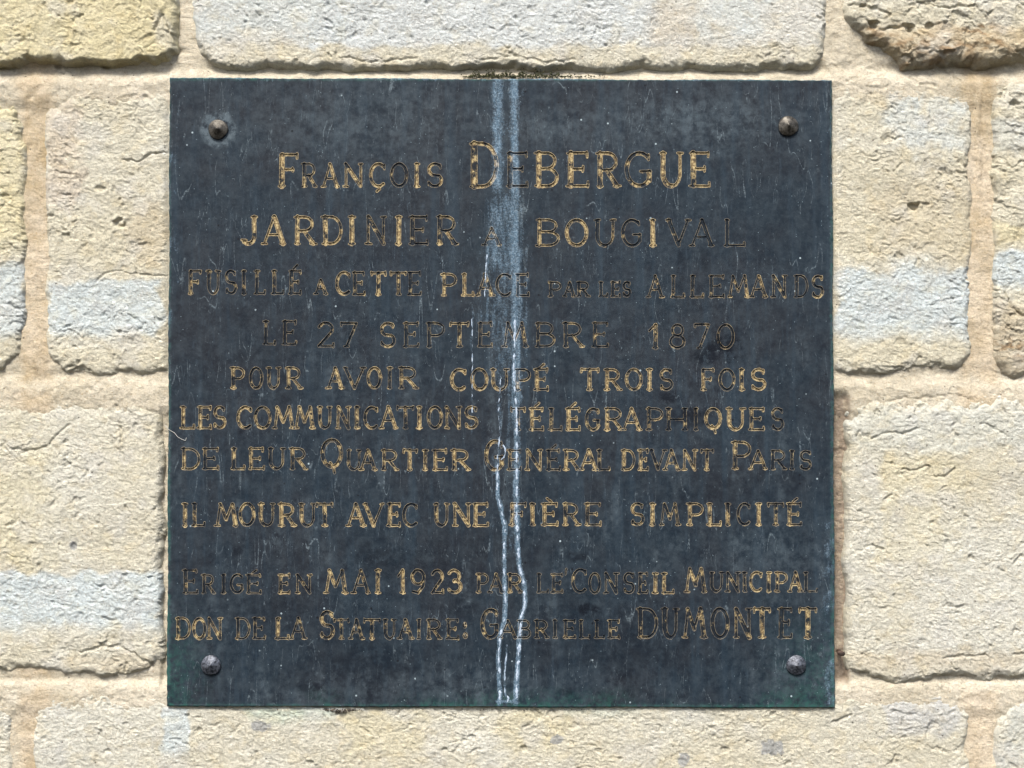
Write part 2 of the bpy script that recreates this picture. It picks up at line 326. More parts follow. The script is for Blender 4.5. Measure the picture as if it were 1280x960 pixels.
def relief(x, y, seed, crag, edge):
    """outward relief in mm"""
    wx = x + 5 * pn(x / 19, y / 19, 91) + 2.2 * pn(x / 7, y / 7, 92); wy = y + 5 * pn(x / 19, y / 19, 93) + 2.2 * pn(x / 7, y / 7, 94)
    h = 1.7 * crag * fbm(x, y, 110, 2, seed) + 0.9 * crag ** 1.4 * fbm(wx, wy * 1.3, 30, 3, seed + 1)
    # flaked ledges: the face swells downwards, then steps back
    act = sst(-0.45, 0.6, fbm(x, y, 55, 3, seed + 6)) * 1.25 + 0.22
    for size, amp, s in ((27, 1.3 * crag ** 1.3, 2), (13.5, 1.5, 3), (7.2, 1.1, 11)):
        q = wy / size + 1.35 * fbm(wx, wy * 1.5, size * 2.3, 3, seed + s)
        fr = q - np.floor(q)
        h += 0.9 * amp * crag ** 0.5 * act * (fr * sst(1.0, 0.86, fr) - 0.45) * (0.55 + 0.75 * edge)
    h += 0.62 * crag ** 0.4 * fbm(wx, wy * 1.35, 7.0, 2, seed + 4) + 0.5 * pn(x / 3.9, y / 3.2, seed + 5)
    h -= 1.6 * act * sst(0.42, 0.75, fbm(wx, wy, 15, 2, seed + 7))
    cw = 2.6 * pn(x / 12, y / 12, 71) + 1.3 * pn(x / 4.5, y / 4.5, 72)
    for pts, hw, dp in CRACKS:
        ax = [p[0] for p in pts]; ay = [p[1] for p in pts]
        m = (x > min(ax) - 8) & (x < max(ax) + 8) & (y > min(ay) - 8) & (y < max(ay) + 8)
        if m.any():
            d = dpoly(x[m] + cw[m], y[m] - cw[m], pts); h[m] -= dp * sst(hw * 1.7, 0.2, d)
    for bx, by, rx, ry, dp in PITS:
        m = (np.abs(x - bx) < rx * 2.2) & (np.abs(y - by) < ry * 2.2)
        if m.any():
            d = np.hypot((x[m] - bx) / rx, (y[m] - by) / ry) + 0.25 * fbm(x[m], y[m], 7, 2, 8); h[m] -= dp * sst(1.15, 0.55, d)
    m = (np.abs(x - 151) < 9) & (np.abs(y - 279) < 8)
    if m.any(): h[m] += 4.0 * np.clip(1 - np.hypot((x[m] - 152) / 5, (y[m] - 278) / 3.5) ** 2, 0, 1) ** 0.5
    return h

FX0, FX1, FY0, FY1 = -45, 1325, -45, 1005
def axis(a, b, f0, f1, gaps, step, coarse=9.0):
    """coordinates from a to b: fine inside the surveyed area, coarse outside it and behind the plate"""
    out = [a]; v = a
    while v < b:
        fine_ = f0 <= v <= f1 and not any(g0 < v < g1 for g0, g1 in gaps)
        v += step if fine_ else coarse
        if not fine_:
            for lim in [f0] + [g1 for _, g1 in gaps]:
                if v - coarse < lim < v: v = lim
        out.append(min(v, b))
    return np.array(out)

wall = link('stone_wall', None, None); wall['label'] = 'cream limestone block wall with tan mortar joints, behind the dark plaque'; wall['category'] = 'wall'

RT, RB, RS = 26, 11, 13         # rounding of top, bottom and side edges of a block
def block(poly, bulge, crag, seed, rad=None, coarse_only=False):
    """one rock-faced block; poly: convex outline, clockwise from the top left in survey units"""
    poly = [np.array(p, float) for p in poly]
    xs = [p[0] for p in poly]; ys = [p[1] for p in poly]
    x0, x1, y0, y1 = min(xs) - 6, max(xs) + 6, min(ys) - 6, max(ys) + 6
    gx = [(PX0 + 12, PX1 - 12)] if (y0 > PY0 - 5 and y1 < PY1 + 5) else []
    gy = [(PY0 + 14, PY1 - 14)] if (x0 > PX0 - 5 and x1 < PX1 + 5) else []
    st = 1.3
    ax = axis(x0, x1, FX0, FX1, gx, 12 if coarse_only else st); ay = axis(y0, y1, FY0, FY1, gy, 12 if coarse_only else st)
    X, Y = np.meshgrid(ax, ay); sh = X.shape; x = X.ravel(); y = Y.ravel()
    ew = 4.0 * fbm(x, y, 48, 3, seed + 60) + 0.8 * pn(x / 8, y / 8, seed + 61) * (np.abs(y - 670) > 150)
    ew2 = fbm(x, y, 16, 3, seed + 66); u = np.zeros_like(x); us = np.full_like(x, -9.0); n = len(poly)
    for i in range(n):
        a, b = poly[i], poly[(i + 1) % n]; e = b - a; L = np.hypot(*e); nx, ny = -e[1] / L, e[0] / L    # inward normal (y down, clockwise)
        d = (x - a[0]) * nx + (y - a[1]) * ny + (ew + (6.5 * ew2 if ny > 0.5 else 0)) * (1.7 if ny < -0.5 else 1.2)
        r = (RT if ny > 0.5 else RB if ny < -0.5 else RS) if rad is None else rad[0 if ny > .5 else 1 if ny < -.5 else 2]
        u += np.clip(1 - d / r, 0, 3) ** 4
        if abs(ny) < 0.5: us = np.maximum(us, 1 - d / r)
    u = u ** 0.25
    D = 20.0 + bulge
    out = bulge - D * (1 - np.sqrt(np.clip(1 - np.clip(u, 0, 1) ** 2.2, 0, 1))) - np.clip(u - 1, 0, 1) * 14
    edge = sst(0.15, 0.8, u)
    h = relief(x, y, seed, crag, edge) * (1 - np.where(us > 0.55, 0.9, 0.45) * sst(0.6, 1.0, u))
    # dressed back where the plate sits
    pl = sst(PX0 - 7, PX0 + 3, x) * sst(PX1 + 7, PX1 - 3, x) * sst(PY0 - 4, PY0 + 4, y) * sst(PY1 + 3, PY1 - 5, y)
    out = out + h; out = out * (1 - pl) + np.minimum(out, -4.0) * pl
    co = survey(x, y, -out / 1000.0)
    # survey at the face plane keeps the block square: only y moves
    co0 = survey(x, y, np.zeros_like(x)); co[:, 0] = co0[:, 0]; co[:, 2] = co0[:, 2]
    idx = np.arange(len(x)).reshape(sh); f = np.stack([idx[:-1, :-1], idx[1:, :-1], idx[1:, 1:], idx[:-1, 1:]], -1).reshape(-1, 4)
    keep = (u[f].min(1) < 1.5); f = f[keep]
    used = np.unique(f); remap = np.full(len(x), -1); remap[used] = np.arange(len(used))
    me = mesh_arrays('stone', co[used], [remap[f]])
    vcol(me, 'tint', stone_colour(x[used], y[used], seed))
    return link('stone', me, M_STONE, wall)

R = lambda x0, x1, y0, y1, c=8: [(x0 + (c := c * 2), y0), (x1 - c, y0), (x1, y0 + c), (x1, y1 - c), (x1 - c, y1), (x0 + c, y1), (x0, y1 - c), (x0, y0 + c)]
# course above the plate
block(R(-330, 224, -190, 83, 9), 11, 1.15, 101)
block([(244, -190), (1032, -190), (1040, -180), (1038, 60), (1024, 86), (700, 90), (262, 84), (238, 50), (236, -180)], 4, 0.8, 102, (26, 12, 16))
block([(1062, -190), (1600, -190), (1600, 60), (1290, 80), (1235, 90), (1160, 90), (1112, 78), (1082, 52), (1054, 28), (1050, -180)], 13, 1.9, 103, (26, 22, 20))
# the two courses beside and behind the plate
block(R(-330, 33, 118, 465, 14), 2, 1.35, 104)
block(R(54, 560, 104, 470, 10), 1, 1.1, 105, (30, 17, 14))
block(R(585, 1217, 100, 468, 8), 1.5, 1.1, 106, (26, 18, 14))
block(R(1238, 1620, 96, 472, 10), 3, 1.7, 107, (18, 18, 14))
block(R(-330, 205, 492, 846, 9), 1.5, 0.85, 108, (34, 17, 12))
block(R(226, 610, 492, 846, 9), -3, 1.0, 109)
block(R(634, 1026, 492, 846, 9), -3, 1.0, 110)
block(R(1056, 1620, 488, 854, 12), 3, 0.78, 111, (36, 16, 14))
# course under the plate
block(R(-330, 18, 862, 1130, 8), 0.5, 1.2, 112)
block(R(39, 1214, 860, 1130, 8), 0.5, 0.85, 114, (30, 12, 12))
block(R(1240, 1620, 866, 1130, 10), 1.5, 1.1, 115)
# mortar
def mortar():
    ax = axis(-340, 1625, FX0, FX1, [(PX0 + 12, PX1 - 12)], 1.9); ay = axis(-195, 1135, FY0, FY1, [], 1.9)
    X, Y = np.meshgrid(ax, ay); sh = X.shape; x = X.ravel(); y = Y.ravel()
    dep = 4.2 + 1.2 * fbm(x, y, 45, 3, 201) + 0.8 * fbm(x, y, 14, 3, 202) + 0.35 * pn(x / 5, y / 5, 203) - 0.85 * relief(x, y, 204, 0.9, 0) * (0.6 + 0.4 * sst(14, 26, np.minimum(np.abs(x - 43), np.abs(x - 1226))))
    for yb, yt in ((84, 106), (468, 494), (850, 866)):
        s = sst(-12, 0, y - yb) * sst(yt - yb, 2, y - yb) * (1 if yb > 100 else 1 - sst(1022, 1040, x) * sst(1120, 1090, x) * .85 - sst(205, 220, x) * sst(262, 246, x) * .8); dep += (6.0 if yb < 100 else 1.6) * s
        dep -= (3.6 if yb > 100 else 4.2) * sst(yb - 2, yt - 8, y) * sst(yt + 34, yt + 14, y)
    m = sst(1034, 1040, x) * sst(1064, 1058, x) * sst(484, 500, y) * sst(862, 850, y); dep += 9 * m
    m = sst(198, 202, x) * sst(222, 216, x) * sst(480, 560, y) * sst(866, 850, y); dep += 6 * m
    # tooled ridge in the upright joint on the right
    d = np.abs(x - 1224 - 3 * pn(x * 0, y / 60, 9)); dep -= 2.2 * sst(5, 1, d) * sst(100, 120, y) * sst(300, 200, y)
    co = survey(x, y, np.zeros_like(x)); co[:, 1] = dep / 1000
    pl = (x > PX0 + 8) & (x < PX1 - 8) & (y > PY0 + 8) & (y < PY1 - 8); co[pl, 1] = np.maximum(co[pl, 1], 0.006)
    idx = np.arange(len(x)).reshape(sh); f = np.stack([idx[:-1, :-1], idx[1:, :-1], idx[1:, 1:], idx[:-1, 1:]], -1).reshape(-1, 4)
    me = mesh_arrays('mortar', co, [f]); vcol(me, 'tint', stone_colour(x, y, 300, True))
    link('mortar', me, M_MORTAR, wall)
mortar()
print('wall built', round(time.time() - T0, 1))

# ------------------------------------------------------------------ the lettering: strokes of each character
def arc(cx, cy, rx, ry, a0, a1, n=12):
    return [(cx + rx * math.cos(math.radians(a0 + (a1 - a0) * i / n)), cy + ry * math.sin(math.radians(a0 + (a1 - a0) * i / n))) for i in range(n + 1)]
# each stroke: (points, weight); y runs down; serifs: (x, y, 'h'|'v')
H, T = 1.0, 0.52
GL = {
 'A': ([([(0.06, 1), (0.5, 0)], T), ([(0.5, 0), (0.94, 1)], H), ([(0.22, .66), (0.78, .66)], T)], [(0.06, 1, 'h'), (0.94, 1, 'h')]),
 'B': ([([(.12, 0), (.12, 1)], H), ([(.12, 0), (.50, 0)] + arc(.50, .235, .38, .235, -90, 90) + [(.12, .47)], T), ([(.12, .47), (.52, .47)] + arc(.52, .735, .46, .265, -90, 90) + [(.12, 1)], T * 1.15)], [(.1, 0, 'h'), (.1, 1, 'h')]),
 'C': ([(arc(.55, .5, .53, .5, -48, -180, 10) + arc(.55, .5, .53, .5, 180, 50, 10)[1:], H * .85)], [(.93, .13, 'v')]),
 'D': ([([(.10, 0), (.10, 1)], H), ([(.10, 0), (.42, 0)] + arc(.42, .5, .56, .5, -90, 90, 16) + [(.10, 1)], T * 1.15)], [(.08, 0, 'h'), (.08, 1, 'h')]),
 'E': ([([(.12, 0), (.12, 1)], H), ([(.12, 0), (.95, 0)], T), ([(.12, .48), (.74, .48)], T), ([(.12, 1), (1, 1)], T)], [(.95, .04, 'v'), (.74, .48, 'v'), (1, .95, 'v'), (.1, 0, 'h'), (.1, 1, 'h')]),
 'F': ([([(.14, 0), (.14, 1)], H), ([(.14, 0), (1, 0)], T), ([(.14, .48), (.76, .48)], T)], [(1, .04, 'v'), (.76, .48, 'v'), (.14, 1, 'h')]),
 'G': ([(arc(.55, .5, .53, .5, -48, -180, 10) + arc(.55, .5, .53, .5, 180, 38, 10)[1:], H * .85), ([(.60, .56), (1, .56)], T * 1.1), ([(.96, .56), (.95, .84)], H * .85)], [(.93, .13, 'v')]),
 'H': ([([(.1, 0), (.1, 1)], H), ([(.9, 0), (.9, 1)], H), ([(.1, .5), (.9, .5)], T)], [(.1, 0, 'h'), (.1, 1, 'h'), (.9, 0, 'h'), (.9, 1, 'h')]),
 'I': ([([(.5, 0), (.5, 1)], H)], [(.5, 0, 'h'), (.5, 1, 'h')]),
 'J': ([([(.82, 0), (.82, .72)] + arc(.46, .72, .36, .28, 0, 130, 9), H * .9)], [(.82, 0, 'h'), (.2, .86, 'h')]),
 'L': ([([(.14, 0), (.14, 1)], H), ([(.14, 1), (1, 1)], T)], [(.14, 0, 'h'), (1, .94, 'v'), (.12, 1, 'h')]),
 'M': ([([(.04, 1), (.2, 0)], T), ([(.2, 0), (.5, .72)], H * .9), ([(.5, .72), (.8, 0)], T), ([(.8, 0), (.96, 1)], H)], [(.04, 1, 'h'), (.96, 1, 'h')]),
 'N': ([([(.08, 0), (.08, 1)], T), ([(.08, 0), (.92, 1)], H), ([(.92, 0), (.92, 1)], T)], [(.08, 1, 'h'), (.92, 0, 'h')]),
 'O': ([(arc(.5, .5, .5, .5, -90, 270, 24), H * .82)], []),
 'P': ([([(.14, 0), (.14, 1)], H), ([(.14, 0), (.52, 0)] + arc(.52, .27, .45, .27, -90, 90) + [(.14, .54)], T * 1.1)], [(.14, 1, 'h'), (.12, 0, 'h')]),
 'Q': ([(arc(.5, .47, .5, .47, -90, 270, 24), H * .82), ([(.42, .80), (.58, .95), (.66, 1.16)], T)], []),
 'R': ([([(.12, 0), (.12, 1)], H), ([(.12, 0), (.48, 0)] + arc(.48, .26, .40, .26, -90, 90) + [(.12, .52)], T * 1.1), ([(.46, .52), (.95, 1)], H * .85)], [(.12, 1, 'h'), (.95, 1, 'h'), (.1, 0, 'h')]),
 'S': ([(arc(.5, .26, .42, .26, -35, -250, 10) + arc(.5, .74, .45, .26, -70, 150, 12)[1:], H * .8)], [(.86, .11, 'v'), (.1, .87, 'v')]),
 'T': ([([(.5, 0), (.5, 1)], H), ([(0, 0), (1, 0)], T)], [(0, .04, 'v'), (1, .04, 'v'), (.5, 1, 'h')]),
 'U': ([([(.1, 0), (.1, .62)] + arc(.5, .62, .4, .38, 180, 90, 8), H), (arc(.5, .62, .4, .38, 90, 0, 8) + [(.9, 0)], T)], [(.1, 0, 'h'), (.9, 0, 'h')]),
 'V': ([([(.04, 0), (.5, 1)], H), ([(.5, 1), (.96, 0)], T)], [(.04, 0, 'h'), (.96, 0, 'h')]),
 '0': ([(arc(.5, .5, .5, .5, -90, 270, 24), H * .7)], []),
 '1': ([([(.66, 0), (.66, 1)], H), ([(.05, .26), (.66, 0)], T)], [(.66, 1, 'h')]),
 '2': ([(arc(.5, .27, .44, .27, 200, 385, 12) + [(.06, 1)], H * .75), ([(.06, 1), (1, 1)], T)], [(1, .95, 'v')]),
 '3': ([(arc(.46, .25, .42, .25, 205, 450, 12), H * .75), (arc(.46, .73, .50, .27, -90, 150, 12), H * .85)], []),
 '7': ([([(0, 0), (.98, 0), (.35, 1)], H * .75)], [(0, .05, 'v'), (.35, 1, 'h')]),
 '8': ([(arc(.5, .24, .38, .24, -90, 270, 18), H * .7), (arc(.5, .74, .5, .26, -90, 270, 20), H * .75)], []),
 '9': ([(arc(.5, .32, .46, .32, -90, 270, 20), H * .75), ([(.96, .32), (.90, .7), (.5, 1), (.1, .93)], H * .75)], []),
 ':': ([(arc(.4, .28, .30, .13, 0, 360, 10), T * .8), (arc(.6, .84, .36, .15, 0, 360, 10), T * .8)], []),
 "'": ([([(.6, 0), (.3, 1)], T)], []),
}
ACC = {'É': ('E', [(.35, -.10), (.68, -.27)]), 'È': ('E', [(.28, -.27), (.60, -.10)]), 'Ç': ('C', [(.52, 1.0), (.62, 1.12), (.42, 1.22)])}
LINES = [  # (top, base, "char x0 x1 gilding ...")
 (192, 234, "F 347 373 8"), (204, 234, "R 377 396 5|A 402 424 6|N 429 454 7|Ç 462 483 7|O 488 510 3|I 517 525 8|S 533 554 5"),
 (178, 235, "D 587 624 7"), (190, 234, "E 633 661 3|B 668 699 9|E 708 737 8|R 745 775 7|G 781 815 6|U 824 855 8|E 862 889 8"),
 (270, 306, "J 299 324 9|A 327 357 9|R 367 395 9|D 403 429 8|I 436 444 9|N 457 483 4|I 494 502 9|E 511 536 3|R 545 572 5"), (284, 307, "A 603 626 4"),
 (274, 308, "B 669 700 6|O 707 735 7|U 742 770 5|G 777 802 3|I 812 821 8|V 833 863 2|A 862 892 1|L 904 932 1"),
 (338, 368, "F 235 252 6|U 258 275 5|S 281 297 3|I 301 309 3|L 318 332 3|L 340 355 6|É 361 377 5"), (349, 368, "A 393 409 5"),
 (340, 369, "C 419 439 7|E 441 457 5|T 463 483 8|T 488 509 7|E 510 527 3"), (342, 370, "P 551 572 9|L 577 593 8|A 595 618 6|C 620 641 3|E 645 662 2"),
 (352, 371, "P 685 702 4|A 704 719 3|R 721 737 4|L 749 760 1|E 764 776 1|S 778 789 1"),
 (344, 372, "A 808 830 5|L 838 856 4|L 862 880 5|E 886 906 2|M 910 936 6|A 937 959 6|N 964 984 5|D 993 1011 3|S 1014 1030 5"),
 (401, 431, "L 329 345 1|E 353 371 2"), (403, 434, "2 396 418 4|7 425 447 2|S 474 495 7|E 504 524 5|P 532 557 4|T 562 587 7|E 597 616 4|M 628 660 5|B 669 695 4|R 703 730 5|E 740 761 2"),
 (405, 436, "1 809 825 6|8 837 857 4|7 867 887 2|0 896 918 3"),
 (459, 486, "P 288 307 7|O 312 329 5|U 333 351 6|R 357 378 7|A 408 430 8|V 430 457 5|O 459 477 6|I 483 491 5|R 498 522 6"),
 (461, 488, "C 563 584 9|O 589 610 8|U 613 637 7|P 643 664 5|É 668 686 7|T 725 749 8|R 755 777 8|O 782 803 7|I 808 816 8|S 824 842 5|F 876 893 7|O 899 919 5|I 923 932 8|S 938 958 9"),
 (508, 536, "L 225 244 7|E 247 265 8|S 266 283 7|C 296 316 6|O 318 339 6|M 341 368 8|M 368 393 8|U 397 415 7|N 420 438 6|I 442 451 8|C 455 474 6|A 474 497 8|T 496 518 5|I 520 528 7|O 534 553 7|N 556 577 6|S 580 598 8"),
 (510, 538, "T 638 657 6|É 662 680 8|L 685 703 5|É 707 726 8|G 731 750 5|R 755 779 7|A 777 802 8|P 807 830 7|H 832 860 2|I 866 874 3|Q 881 902 8|U 908 932 9|E 936 956 6|S 964 981 3"),
 (560, 587, "D 227 251 7|E 253 274 5|L 289 307 6|E 311 331 7|U 335 357 5|R 362 384 6"), (549, 587, "Q 401 428 6"),
 (562, 588, "U 433 451 3|A 449 471 7|R 476 498 6|T 503 522 7|I 527 536 8|E 541 560 8|R 564 588 9"), (550, 588, "G 605 630 6"),
 (562, 588, "E 634 652 4|N 656 678 8|É 683 701 3|R 704 725 8|A 724 747 9|L 746 763 6|D 777 794 8|E 798 811 7|V 812 833 3|A 829 850 7|N 853 871 8|T 875 892 5"),
 (552, 587, "P 914 940 6"), (563, 587, "A 936 959 6|R 963 983 3|I 986 994 2|S 999 1015 4"),
 (629, 658, "I 227 235 7|L 240 257 3|M 269 297 8|O 299 319 7|U 323 344 6|R 348 370 9|U 374 395 6|T 395 417 7|A 433 457 8|V 454 480 6|E 484 501 7|C 503 523 3|U 542 562 5|N 566 589 8|E 591 611 9"),
 (629, 657, "F 636 658 6|I 662 670 9|È 677 698 9|R 703 725 7|E 731 752 6|S 788 806 6|I 811 820 9|M 825 850 5|P 858 880 8|L 884 902 9|I 906 914 6|C 921 939 3|I 944 953 9|T 959 980 4|É 984 1003 5"),
 (712, 742, "E 229 248 2"), (718, 742, "R 252 269 3|I 276 283 3|G 287 304 3|É 308 327 3|E 348 363 8|N 369 390 6"),
 (712, 742, "M 405 434 8|A 439 463 7|I 468 477 8|1 496 508 8|9 513 532 6|2 538 555 7|3 559 578 9"), (717, 741, "P 595 611 6|A 610 630 5|R 634 653 7|L 671 686 1|E 689 704 3"),
 (710, 719, "' 705 710 2"), (711, 741, "C 714 734 3"), (716, 742, "O 736 751 2|N 755 773 2|S 779 794 1|E 798 810 2|I 815 823 9|L 827 843 8"), (710, 741, "M 856 883 8"),
 (715, 740, "U 887 905 2|N 907 925 5|I 927 935 4|C 937 954 8|I 957 965 8|P 968 985 7|A 985 1003 7|L 1004 1022 2"),
 (772, 799, "D 220 239 8|O 241 258 8|N 259 278 8|D 295 313 6|E 316 332 2|L 344 362 7|A 362 383 5"), (764, 799, "S 399 419 6"),
 (774, 799, "T 417 437 5|A 436 455 6|T 454 476 6|U 479 495 3|A 497 517 6|I 520 527 4|R 533 552 7|E 558 574 5|: 577 585 4"), (761, 798, "G 600 623 5"),
 (775, 798, "A 623 647 4|B 647 664 3|R 668 686 2|I 690 698 1|E 704 720 3|L 724 738 1|L 743 756 1|E 760 775 5"),
 (760, 798, "D 797 823 4|U 827 849 2|M 853 883 5|O 889 912 2|N 917 940 6|T 941 964 6|E 973 991 3|T 998 1022 8"),
]

def masks(x, y):
    """weathering of the plate: limescale, verdigris, dark stain, pale wash"""
    wob = 1.6 * pn(x / 9, y / 22, 120); X = x + wob
    lime = 0
    band = lambda cx, hw, y0, y1, s, f=10: s * sst(hw * 1.7, hw * 0.2, np.abs(X - cx)) * sst(y0 - f, y0 + f, y) * sst(y1 + f * 3, y1 - f, y)
    lime = np.maximum.reduce([band(622, 8, 60, 235, .82), band(643, 7, 60, 340, .84), band(633, 25, 238, 345, .62, 20), band(619, 9, 250, 330, .7, 16),
                              band(626, 16, 330, 460, .52, 20), band(645, 8, 300, 520, .80, 20), band(625, 4, 350, 560, .5), band(646, 5, 500, 690, .75),
                              band(590, 1.6, 375, 545, .55), band(609, 2.5, 300, 400, .62), band(612, 2, 425, 480, .5), band(635, 14, 120, 240, .30), band(632, 30, 90, 330, .30, 20), band(634, 26, 330, 480, .36, 30), band(658, 3, 300, 470, .45, 20), band(600, 4, 310, 420, .38), band(636, 3, 440, 560, .5), band(616, 2.5, 560, 700, .36), band(640, 5, 560, 690, .38, 20), band(638, 12, 840, 880, .3)])
    lime = np.maximum(lime, 0.85 * sst(4.5, 2.0, dpoly(x + wob * .6, y, [(622, 560), (622, 617), (631, 657), (630, 712), (632, 756), (630, 776), (624, 800), (623, 826), (625, 867), (624, 880)])) * sst(540, 600, y))
    lime = np.maximum(lime, 0.85 * sst(5, 2.2, dpoly(x + wob * .6, y, [(645, 600), (646, 650), (649, 708), (655, 729), (656, 756), (651, 773), (649, 800), (646, 850), (645, 880)])))
    lime = np.maximum(lime, 0.60 * sst(2.6, 1.0, dpoly(x, y, [(634, 806), (632, 830), (630, 845), (631, 867), (636, 874)])))
    lime = np.maximum(lime, 0.75 * sst(3.5, 1, np.abs(y - 877)) * sst(616, 622, x) * sst(654, 648, x))
    edgeR = sst(16, 1, 1040 - x) * sst(260, 90, y); edgeT = sst(10, 0, y - 97)
    lime = np.maximum(lime, 0.66 * edgeR * sst(-.3, .5, fbm(x, y, 22, 3, 130)) + 0.0)
    lime = np.maximum(lime, 0.62 * edgeT * sst(-.1, .5, fbm(x, y * 0.5, 22, 3, 131)))
    lime = np.maximum(lime, 0.55 * sst(30, 2, 1041 - x) * sst(560, 700, y) * sst(-.2, .55, fbm(x, y, 30, 3, 132)))
    lime = np.maximum(lime, 0.50 * sst(26, 3, x - 210) * sst(480, 400, y) * sst(0.05, .55, fbm(x, y * .5, 18, 3, 133)))
    green = 0.75 * sst(4.5, 1.0, np.minimum.reduce([x - 210, 1041.5 - x, y - 98, 883 - y])) + 0.5 * np.exp(-((x - 212) / 34) ** 2 - ((y - 850) / 60) ** 2) + 0.5 * sst(30, 1, 884 - y) * sst(-.6, .4, fbm(x, y, 120, 3, 140)) + 0.35 * np.exp(-((x - 1030) / 50) ** 2 - ((y - 850) / 60) ** 2)
    wsh = 0.20 + 0.55 * np.exp(-((x - 870) / 120) ** 2 - ((y - 150) / 36) ** 2) + 0.35 * np.exp(-((x - 690) / 60) ** 2 - ((y - 160) / 20) ** 2) + 0.30 * np.exp(-((x - 970) / 60) ** 2 - ((y - 690) / 30) ** 2)
    wsh += 0.35 * np.exp(-((x - 460) / 150) ** 2 - ((y - 150) / 50) ** 2) + 0.35 * np.exp(-((x - 560) / 190) ** 2 - ((y - 860) / 22) ** 2) + .25 * np.exp(-((x - 1000) / 60) ** 2 - ((y - 840) / 50) ** 2)
    rr = np.hypot(x - 273, y - 162); wsh += 1.5 * sst(25, 19, rr + 2 * pn(x / 9, y / 9, 5))
    wsh += 0.30 * sst(0.2, .8, fbm(x, y * 0.25, 26, 3, 141)) * sst(380, 480, y)
    dark = 0
    for bx, by, rx, ry, s in ((905, 436, 26, 22, 1.0), (880, 445, 16, 12, .9), (862, 520, 26, 12, .85), (838, 497, 12, 8, .9), (735, 762, 18, 9, .95), (385, 852, 16, 14, .6),
                              (470, 700, 26, 20, .6), (296, 690, 8, 8, .7), (720, 696, 14, 6, .7), (710, 865, 12, 5, .5), (580, 760, 26, 12, .45), (300, 540, 4, 4, .7), (640, 250, 3, 12, .4), (436, 680, 5, 10, .5)):
        dark = np.maximum(dark, s * sst(1.25, 0.5, np.hypot((x - bx) / rx, (y - by) / ry) + 0.55 * fbm(x, y, 14, 3, 150)))
    for bx, by, rx, ry, s in ((450, 830, 120, 40, .5), (760, 800, 120, 60, .45), (330, 760, 60, 30, .4), (560, 700, 80, 40, .4), (900, 610, 110, 30, .35), (350, 440, 70, 60, .3)):
        dark = np.maximum(dark, s * sst(1.3, 0.2, np.hypot((x - bx) / rx, (y - by) / ry) + 0.7 * fbm(x, y, 40, 4, 151)))
    # runs of dirt under some letters
    for (cx, y0, y1) in ((850, 310, 370), (882, 310, 375), (700, 240, 262), (760, 238, 262), (330, 310, 350), (410, 310, 345), (520, 240, 300), (395, 238, 262)):
        dark = np.maximum(dark, 0.42 * sst(7, 2, np.abs(x - cx + 3 * pn(x / 6, y / 30, 9))) * sst(y0 - 4, y0 + 4, y) * sst(y1 + 8, y1 - 22, y))
    return lime, np.clip(green, 0, 1), np.clip(dark, 0, 1), np.clip(wsh, 0, 2)
def put_masks(me, x, y):
    for n_, a in zip(('lime', 'green', 'dark', 'wash'), masks(x, y)): vfloat(me, n_, a)

YF, YB = -0.0050, 0.0015        # front and back of the plate
def contour(F, lvl):
    """marching squares on grid F; closed loops of (col, row) coordinates"""
    B = F < lvl; ny, nx = F.shape
    code = B[:-1, :-1] * 1 + B[:-1, 1:] * 2 + B[1:, 1:] * 4 + B[1:, :-1] * 8
    js, is_ = np.nonzero((code > 0) & (code < 15)); nxt = {}
    E = {1: [(3, 0)], 2: [(0, 1)], 3: [(3, 1)], 4: [(1, 2)], 5: [(3, 2), (1, 0)], 6: [(0, 2)], 7: [(3, 2)], 8: [(2, 3)], 9: [(2, 0)], 10: [(0, 3), (2, 1)], 11: [(2, 1)], 12: [(1, 3)], 13: [(1, 0)], 14: [(0, 3)]}
    def key(j, i, e): return (j, i, 0) if e == 0 else (j, i + 1, 1) if e == 1 else (j + 1, i, 0) if e == 2 else (j, i, 1)
    for j, i in zip(js.tolist(), is_.tolist()):
        for a, b in E[int(code[j, i])]: nxt[key(j, i, a)] = key(j, i, b)
    loops = []
    while nxt:
        k0 = next(iter(nxt)); loop = []; k = k0
        while k in nxt: loop.append(k); k = nxt.pop(k)
        pts = []
        for j, i, o in loop:
            if o == 0: a, b = F[j, i], F[j, i + 1]; t = (lvl - a) / (b - a + 1e-12); pts.append((i + t, j))
            else: a, b = F[j, i], F[j + 1, i]; t = (lvl - a) / (b - a + 1e-12); pts.append((i, j + t))
        if len(pts) > 5: loops.append(pts)
    return loops
def thin(pts, dmin):
    out = [pts[0]]
    for p in pts[1:]:
        if math.hypot(p[0] - out[-1][0], p[1] - out[-1][1]) >= dmin: out.append(p)
    if len(out) > 3 and math.hypot(out[0][0] - out[-1][0], out[0][1] - out[-1][1]) < dmin * .6: out.pop()
    return out

